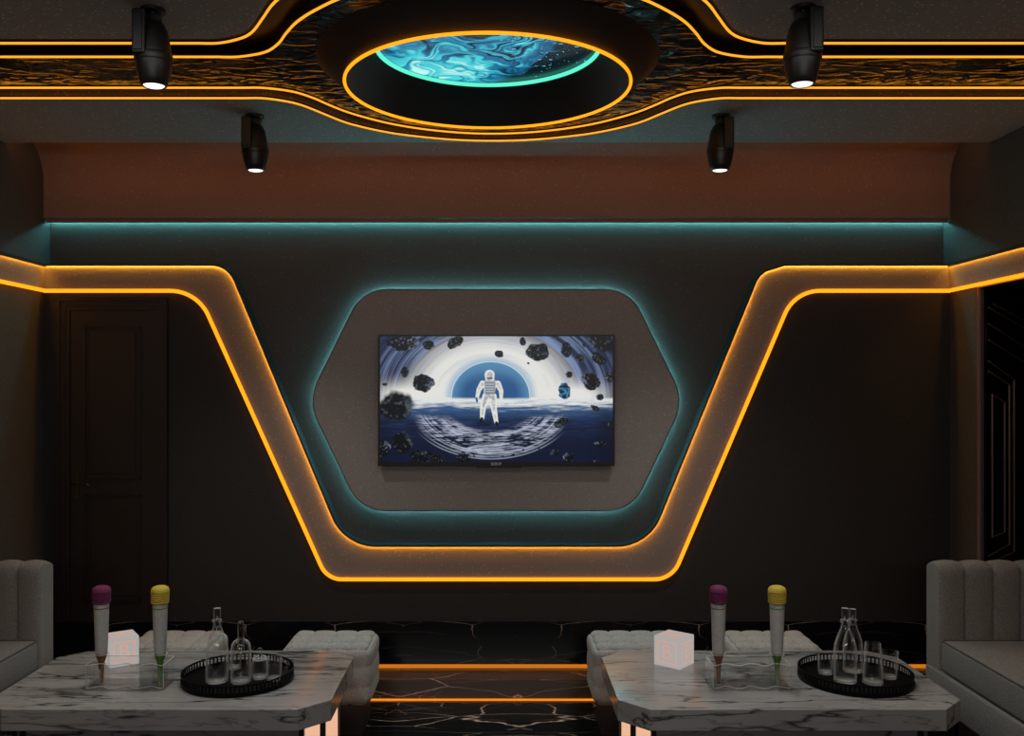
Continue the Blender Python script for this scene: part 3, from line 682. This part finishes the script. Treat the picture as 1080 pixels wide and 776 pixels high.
# ------------------------------------------------------------------ ottomans
def tufted(hx_, hy_, z0, z1, r=.05, nx_=4, ny_=3, nz_=3, n=44):
    bm = bmesh.new(); bmesh.ops.create_cube(bm, size=2); bmesh.ops.subdivide_edges(bm, edges=bm.edges[:], cuts=n-1, use_grid_fill=True)
    hz2 = (z1-z0)/2; zc = (z0+z1)/2; hh = (hx_, hy_, hz2); cnt = (nx_, ny_, nz_)
    for v in bm.verts:
        c = v.co; p = [c[i]*hh[i] for i in range(3)]
        q = [max(-hh[i]+r, min(hh[i]-r, p[i])) for i in range(3)]
        dv = Vector([p[i]-q[i] for i in range(3)])
        nn_ = dv.normalized() if dv.length > 1e-6 else Vector((0,0,1))
        ph = [(c[i]+1)/2*cnt[i] for i in range(3)]
        face = max(range(3), key=lambda i: abs(c[i]))
        bul = 1; btn = 0; oth = [i for i in range(3) if i != face]
        s = [abs(math.sin(PI*ph[i])) for i in oth]
        if face == 2:
            bul = (s[0]*s[1])**.35*.5+.5*s[1]**.5
            ee = math.hypot(min(abs(ph[0] % 1), 1-ph[0] % 1)*2*hx_/nx_, min(ph[1] % 1, 1-ph[1] % 1)*2*hy_/ny_); btn = math.exp(-(ee/.016)**2)
            amp = .016
        else:
            sz_ = abs(math.sin(PI*ph[2])); bul = sz_**.4; amp = .008
        v.co = Vector(q)+nn_*r + nn_*(amp*(bul-1)-.012*btn) + Vector((0, 0, zc))
    m = MB(); bm.verts.index_update(); m.add([v.co[:] for v in bm.verts], [[v.index for v in f.verts] for f in bm.faces]); bm.free(); return m
ot = thing('ottoman', 'pale tufted ottoman at the left end, behind the carafe tray of the left table', 'ottoman', (-1.56, 4.43, 0), group='tufted ottomans behind the tables')
tufted(.215, .17, .14, .428).build('cushion', M['ott'], ot, True)
for i in range(1, 4):
    for j in range(1, 3): MB().lathe([(.007, -.004), (.007, .0), (.004, .003), (0, .004)], 12, (-.215+.43*i/4, -.17+.34*j/3, .404)).build('tuft_button', M['ott'], ot, True)
MB().box(-.17, .17, -.13, .13, 0, .15).build('base', M['black'], ot, label='recessed dark base')
for x, lab in ((-.803, 'pale tufted ottoman beside the central aisle, behind the left table'),
               (.665, 'pale tufted ottoman beside the central aisle, behind the right table and its light cube'),
               (1.33, 'pale tufted ottoman behind the microphones and tray of the right table')):
    dup(ot, (x, 4.43, 0), lab)

# ------------------------------------------------------------------ sofas
so = thing('sofa', 'grey channel-backed sofa at the right edge of the picture', 'sofa', (1.970, 4.173, 0), group='grey sofas at the side walls')
SW = W-1.970-.004; SL = -3.0
MB().rbox(-.008, SW, SL, .0, .222, .382, .012, 3).build('base', M['sofa'], so, True)
MB().rbox(0, SW, SL+.02, -.132, .387, .522, .018, 4).build('seat_cushion', M['seat'], so, True)
MB().tube([(.006, SL+.05, .518), (.006, -.142, .518), (.012, -.136, .519), (SW-.01, -.136, .519)], .0042, 6).build('piping', M['pipe'], so, True)
MB().tube([(.004, SL+.05, .396), (.004, -.137, .396)], .0042, 6).build('piping', M['pipe'], so, True)
def channel(x0, x1, first=False):
    """one padded upright roll: rounded plan in front, domed top"""
    n = 14; m = MB(); cols = []; nzr = 26; zt_ = .867; w_ = x1-x0
    prof = []
    for i in range(n+1):
        u_ = i/n; s = math.sin(PI*u_)**.45 if 0 < u_ < 1 else 0
        prof.append((x0+w_*u_, s))
    vs = []; fs = []; rows = 20
    outline = []
    for j in range(rows+1):
        a = j/rows
        if a < .45: y = -.132; z = .38+(zt_-.05-.38)*a/.45; b_ = 1
        elif a < .75: g = (a-.45)/.30*PI/2; y = -.132+.05*(1-math.cos(g)); z = zt_-.05+.05*math.sin(g); b_ = 1
        else: g = (a-.75)/.25; y = -.082+.082*g; z = zt_-.02*g*g; b_ = 1
        outline.append((y, z))
    for (x, s) in prof:
        for j, (y, z) in enumerate(outline):
            a = j/rows; ny = -1 if a < .45 else (-math.cos((a-.45)/.30*PI/2) if a < .75 else 0); nz__ = 0 if a < .45 else (math.sin((a-.45)/.30*PI/2) if a < .75 else 1)
            dd = .018*(s-1)
            vs.append((x, y+ny*dd, z+nz__*dd))
    R2 = rows+1
    for i in range(n):
        for j in range(rows): fs.append((i*R2+j, (i+1)*R2+j, (i+1)*R2+j+1, i*R2+j+1))
    base = len(vs)
    for (x, s) in prof: vs.append((x, 0, .38))
    for i in range(n): fs.append((i*R2+rows, (i+1)*R2+rows, base+i+1, base+i)); fs.append((base+i, base+i+1, (i+1)*R2, i*R2))
    for i, flip_ in ((0, 0), (n, 1)):
        f = [i*R2+j for j in range(R2)] + [base+i]; fs.append(tuple(f))
    m.add(vs, fs); return m
for a, b in ((0, .118), (.118, .243), (.243, .366), (.366, SW)):
    channel(a, b).build('backrest_channel', M['sofa'], so, True)
for y in (-.08, SL+.1):
    MB().lathe([(.018, 0), (.025, .222)], 16, (.08, y, 0)).build('leg', M['black'], so, True)
s2 = dup(so, (-2.034, 4.173, 0), 'grey channel-backed sofa at the left edge of the picture', mirror=True)
s2.scale = (-(W-2.034-.003)/SW, 1, 1)

# ------------------------------------------------------------------ trays
def at(px, Yd, z=TZ): return (wx(px, Yd), Yd, z)
tr = thing('serving_tray', 'round black gallery tray on the left marble table', 'tray', (-1.083, 3.81, TZ), group='round black trays')
MB().lathe([(.0, .004), (.222, .004), (.222, .0), (.226, .0), (.2285, .006), (.2285, .019), (.2245, .019), (.2245, .010), (.0, .010)], 72).build('tray_floor', M['tray'], tr, True)
g = MB()
for k in range(84):
    a = 2*PI*k/84; q = MB().box(.2245, .2275, -.0032, .0032, .017, .043).xf(Matrix.Rotation(a, 4, 'Z')); g.add(q.v, q.f)
g.build('gallery', M['tray'], tr)
MB().lathe([(.2235, .041), (.2235, .047), (.2285, .047), (.2285, .041)], 72, closed=True).build('top_rim', M['tray'], tr, True)
tr2 = dup(tr, (1.498, 3.81, TZ), 'round black gallery tray on the right marble table')
TS = TZ+.011

def bottle(name, label, px, Yd, k=1.0, group='glassware on the trays'):
    x, y, z = at(px, Yd, TS); t = thing(name, label, 'carafe', (x, y, z), group=group)
    out_ = [(.0, 0), (.040, 0), (.045, .004), (.046, .02), (.046, .125), (.043, .150), (.034, .180), (.023, .208), (.017, .225), (.0145, .245), (.0195, .248), (.0195, .254), (.0150, .256)]
    inn = [(.0115, .256), (.0110, .240), (.014, .222), (.020, .206), (.031, .178), (.0395, .150), (.0425, .125), (.0425, .012), (.036, .008), (0, .008)]
    MB().lathe([(r*k, h*k) for r, h in out_+inn], 40).build('bottle_body', M['glass'], t, True)
    MB().lathe([(r*k, h*k) for r, h in [(0, .226), (.0092, .226), (.0105, .256), (.0135, .262), (.0150, .300), (.0150, .303), (0, .303)]], 28).build('stopper', M['glass'], t, True)
    return t
def tumbler(label, px, Yd, rb, rt, h, cat='glass', group='glassware on the trays'):
    x, y, z = at(px, Yd, TS); w = .0025
    o = MB().lathe([(0, 0), (rb-.003, 0), (rb, .003), (rt, h), (rt-w*.5, h+.001), (rt-w, h), (rb-w, .012), (0, .010)], 36).build('drinking_glass', M['glass'], None, True)
    o.location = (x, y, z); tag(o, label, cat, group); return o
bottle('glass_carafe', 'tall clear glass carafe with stopper on the left tray', 229, 3.755)
bottle('glass_carafe', 'tall clear glass carafe with stopper at the front of the right tray', 891.5, 3.755)
bottle('glass_carafe', 'shorter stoppered carafe half hidden behind the tall one on the right tray', 899.5, 3.89, .88)
# decanter with tall glass rod stopper
x, y, z = at(254, 3.75, TS); t = thing('glass_decanter', 'wide shouldered glass decanter with a tall rod stopper on the left tray', 'decanter', (x, y, z), group='glassware on the trays')
MB().lathe([(0, 0), (.037, 0), (.041, .004), (.041, .135), (.038, .155), (.030, .168), (.019, .174), (.019, .178), (.016, .178), (.016, .172), (.028, .165), (.035, .152), (.038, .133), (.038, .012), (0, .009)], 40).build('bottle_body', M['glass'], t, True)
MB().lathe([(0, .120), (.010, .121), (.0125, .13), (.0125, .235), (.009, .248), (0, .252)], 24).build('stopper', M['glass'], t, True)
# sugar pot with ring lid
x, y, z = at(274, 3.80, TS); t = thing('glass_jar', 'small round glass jar with knob lid on the left tray', 'jar', (x, y, z), group='glassware on the trays')
MB().lathe([(0, 0), (.028, 0), (.033, .010), (.036, .045), (.032, .07), (.030, .078), (.027, .078), (.029, .068), (.033, .045), (.030, .012), (0, .008)], 36).build('jar_body', M['glass'], t, True)
MB().lathe([(.0, .079), (.031, .079), (.030, .085), (.018, .094), (.007, .098), (.006, .104), (.012, .112), (.012, .118), (.006, .125), (0, .126)], 32).build('lid', M['glass'], t, True)
# little jug with handle
x, y, z = at(289, 3.78, TS); t = thing('glass_mug', 'small clear glass mug with a handle at the right of the left tray', 'mug', (x, y, z), group='glassware on the trays')
MB().lathe([(0, 0), (.029, 0), (.031, .004), (.032, .09), (.029, .09), (.028, .012), (0, .010)], 36).build('mug_body', M['glass'], t, True)
MB().tube([(.030, 0, .078), (.046, 0, .077), (.054, 0, .062), (.052, 0, .036), (.042, 0, .024), (.030, 0, .026)], .0038, 8).build('handle', M['glass'], t, True)
tumbler('clear tumbler at the back left of the right tray', 870.5, 3.86, .029, .031, .078)
tumbler('tall tapered glass at the front of the right tray', 920.5, 3.735, .040, .031, .165)
tumbler('wide low tumbler at the right end of the right tray', 938, 3.80, .029, .036, .112)
tumbler('small clear tumbler standing behind the decanter on the left tray', 247, 3.93, .028, .031, .080)

# ------------------------------------------------------------------ microphone stand and microphones
HOLD = .115
hl = thing('microphone_stand', 'clear acrylic microphone stand on the left marble table', 'stand', (-1.51, 3.755, TZ), group='acrylic microphone stands')
def wav():
    P = []
    n = 120
    for k in range(n+1):
        x = -.155+.31*k/n
        y = -.060+.016*math.cos(x/.155*PI*3)*(1-abs(x)/.155*.3)
        P.append((x, y))
    return P
wv = wav()
fw = MB().prism_z(wv + [(x, y+.005) for x, y in wv[::-1]], .006, .098); fw.build('front_wall', M['acryl'], hl)
MB().prism_z(rounded([(-.165, -.085, .02), (.165, -.085, .02), (.165, .075, .02), (-.165, .075, .02)], True, 6), 0, .005).build('base_plate', M['acryl'], hl)
MB().box(-.155, .155, .060, .065, .006, .098).build('rear_wall', M['acryl'], hl)
MB().box(-.160, -.155, -.072, .065, .006, .098).build('side_wall', M['acryl'], hl)
MB().box(.155, .160, -.072, .065, .006, .098).build('side_wall', M['acryl'], hl)
MB().tube([(x, y+.0025, .0985) for x, y in wv], .0013, 6).build('front_edge', M['acryl_edge'], hl)
MB().tube([(x, y+.0025, .0065) for x, y in wv], .0011, 6).build('front_edge', M['acryl_edge'], hl)
for x in (-.1575, .1575): MB().tube([(x, -.060, .004), (x, -.066, .0985), (x, .060, .0985)], .0013, 6).build('side_edge', M['acryl_edge'], hl)
MB().tube([(-.155, .0625, .0985), (.155, .0625, .0985)], .0011, 6).build('rear_edge', M['acryl_edge'], hl)
for x in (-.121, .121):
    MB().tube([(x+.0285*math.cos(a), .0285*math.sin(a), .1265) for a in [2*PI*k/32 for k in range(32)]], .0012, 6, True).build('tube_edge', M['acryl_edge'], hl)
for x in (-.121, .121):
    MB().lathe([(.031, .006), (.031, .125), (.0275, .1265), (.028, .125), (.028, .006)], 32, (x, 0, 0), True).build('holder_tube', M['acryl'], hl, True)
hl2 = dup(hl, (1.035, 3.755, TZ), 'clear acrylic microphone stand on the right marble table')

def mic(label, loc, head, groove, grip, first=None):
    t = thing('microphone', label, 'microphone', loc, group='colour-topped microphones')
    z = lambda h: h
    MB().lathe([(0, .0085), (.0065, .0085), (.0085, .02), (.010, .06), (.0125, .09), (.021, .118), (.0225, .130), (0, .130)], 28).build('lower_grip', grip, t, True)
    MB().lathe([(0, .130), (.0235, .130), (.0240, .133), (.0300, .312), (.0305, .318), (.0305, .334), (0, .334)], 36).build('handle', M['white'], t, True)
    MB().lathe([(.0302, .314), (.0312, .315), (.0312, .318), (.0302, .319)], 36, closed=True).build('colour_ring', grip, t, True)
    hp = [(0, .334), (.031, .334)]
    for k in range(5):
        z0_ = .337+k*.0085; hp += [(.0345+.0003*k, z0_), (.0365+.0002*k, z0_+.002), (.0365+.0002*k, z0_+.005), (.0345, z0_+.0072)]
    hp += [(.0372, .382), (.036, .392), (.031, .400), (.022, .405), (.010, .407), (0, .4075)]
    MB().lathe(hp, 40).build('foam_head', head, t, True)
    gr = MB()
    for k in range(5): gr.lathe([(.034, .3435+k*.0085), (.0357, .3437+k*.0085), (.0357, .3462+k*.0085), (.034, .3464+k*.0085)], 36, closed=True)
    gr.build('head_groove', groove, t, True)
    return t
for cxh, side in ((-1.51, 'left'), (1.035, 'right')):
    mic('plum-topped microphone in the acrylic stand on the %s table' % side, (cxh-.121, 3.755, TZ), M['purple'], M['plumline'], M['brown'])
    mic('yellow-topped microphone in the acrylic stand on the %s table' % side, (cxh+.121, 3.755, TZ), M['yellow'], M['ochre'], M['green'])

# ------------------------------------------------------------------ glowing letter cubes
def cube_lamp(label, near, ang, s):
    # near vertical edge at `near`; right face direction `ang`
    u_ = Vector((math.cos(ang), math.sin(ang))); v_ = Vector((-math.sin(ang), math.cos(ang)))
    c = Vector(near)+(u_+v_)*s/2
    t = thing('light_cube', label, 'lamp', (c.x, c.y, TZ), ang, group='glowing letter cubes')
    h = s/2; MB().rbox(-h, h, -h, h, 0, s, .003, 2).build('cube_body', M['cube'], t)
    fm = MB(); lw = .0065; a = h-.016; d_ = .0008
    faces = [(Matrix.Rotation(k*PI/2, 4, 'Z') @ Matrix.Translation((0, -h, h)) @ Matrix.Rotation(PI/2, 4, 'X')) for k in range(4)] + [Matrix.Translation((0, 0, s))]
    for Mx in faces:
        q = MB(); q.box(-a, a, a-lw, a, -.0005, d_); q.box(-a, a, -a, -a+lw, -.0005, d_); q.box(-a, -a+lw, -a, a, -.0005, d_); q.box(a-lw, a, -a, a, -.0005, d_); q.xf(Mx); fm.add(q.v, q.f)
    fm.build('frame_lines', M['cubeline'], t, label='pink square outlines')
    for Mx in faces: text_mesh('letter', 'B', s*.68, M['cubeline'], t, Mx, .0008, .0002)
    return t
cube_lamp('glowing cube with letter B on the right marble table', (wx(717, 3.94), 3.94), math.radians(49.7), .129)
cube_lamp('glowing cube with letter B behind the plum microphone on the left table', (wx(115, 3.965), 3.965), math.radians(34), .125)

# ------------------------------------------------------------------ lights
def area(name, loc, rot, sx_, sy_, e, col=(1,1,1)):
    l = bpy.data.lights.new(name, 'AREA'); l.shape = 'RECTANGLE'; l.size = sx_; l.size_y = sy_; l.energy = e; l.color = col
    o = bpy.data.objects.new(name, l); COL.objects.link(o); o.location = loc; o.rotation_euler = rot; return o
area('ceiling_fill_light', (0, 2.15, ZC-.02), (0, 0, 0), 3.4, .9, 15, (1, .97, .93))  # added overhead fill out of view, no fixture modelled
area('rear_fill_light', (0, -2.2, 2.2), (math.radians(122), 0, 0), 4.2, .7, 38, (1, .97, .94))  # unseen uplight added behind the camera to lift ceiling and wall tones
for i, (x, y) in enumerate(spots):
    l = bpy.data.lights.new('spot_beam', 'SPOT'); l.energy = 40; l.spot_size = math.radians(95); l.spot_blend = 1; l.shadow_soft_size = .03; l.color = (1, .97, .93)
    o = bpy.data.objects.new('spot_beam', l); COL.objects.link(o); o.location = (x, y, ZC-.262); o.rotation_euler = (0, 0, 0)
wd = bpy.data.worlds.new('world'); sc.world = wd; wd.use_nodes = True
wd.node_tree.nodes['Background'].inputs[0].default_value = (.02, .02, .022, 1); wd.node_tree.nodes['Background'].inputs[1].default_value = .5

# ------------------------------------------------------------------ camera
cam = bpy.data.cameras.new('camera'); co = bpy.data.objects.new('camera', cam); COL.objects.link(co)
co.location = (0, 0, H); co.rotation_euler = (PI/2, 0, 0)
cam.sensor_width = 36; cam.lens = F/1080*36; cam.shift_x = (540-CX)/1080; cam.shift_y = (CY-388)/1080; cam.clip_start = .05
sc.camera = co
sc.view_settings.view_transform = 'Standard'; sc.view_settings.look = 'None'; sc.view_settings.exposure = 0; sc.view_settings.gamma = 1
sc.view_settings.use_curve_mapping = False
sc.cycles.use_denoising = True; sc.cycles.max_bounces = 12; sc.cycles.transmission_bounces = 10; sc.cycles.sample_clamp_indirect = 3
sc.cycles.transparent_max_bounces = 40; sc.cycles.caustics_reflective = False; sc.cycles.caustics_refractive = False
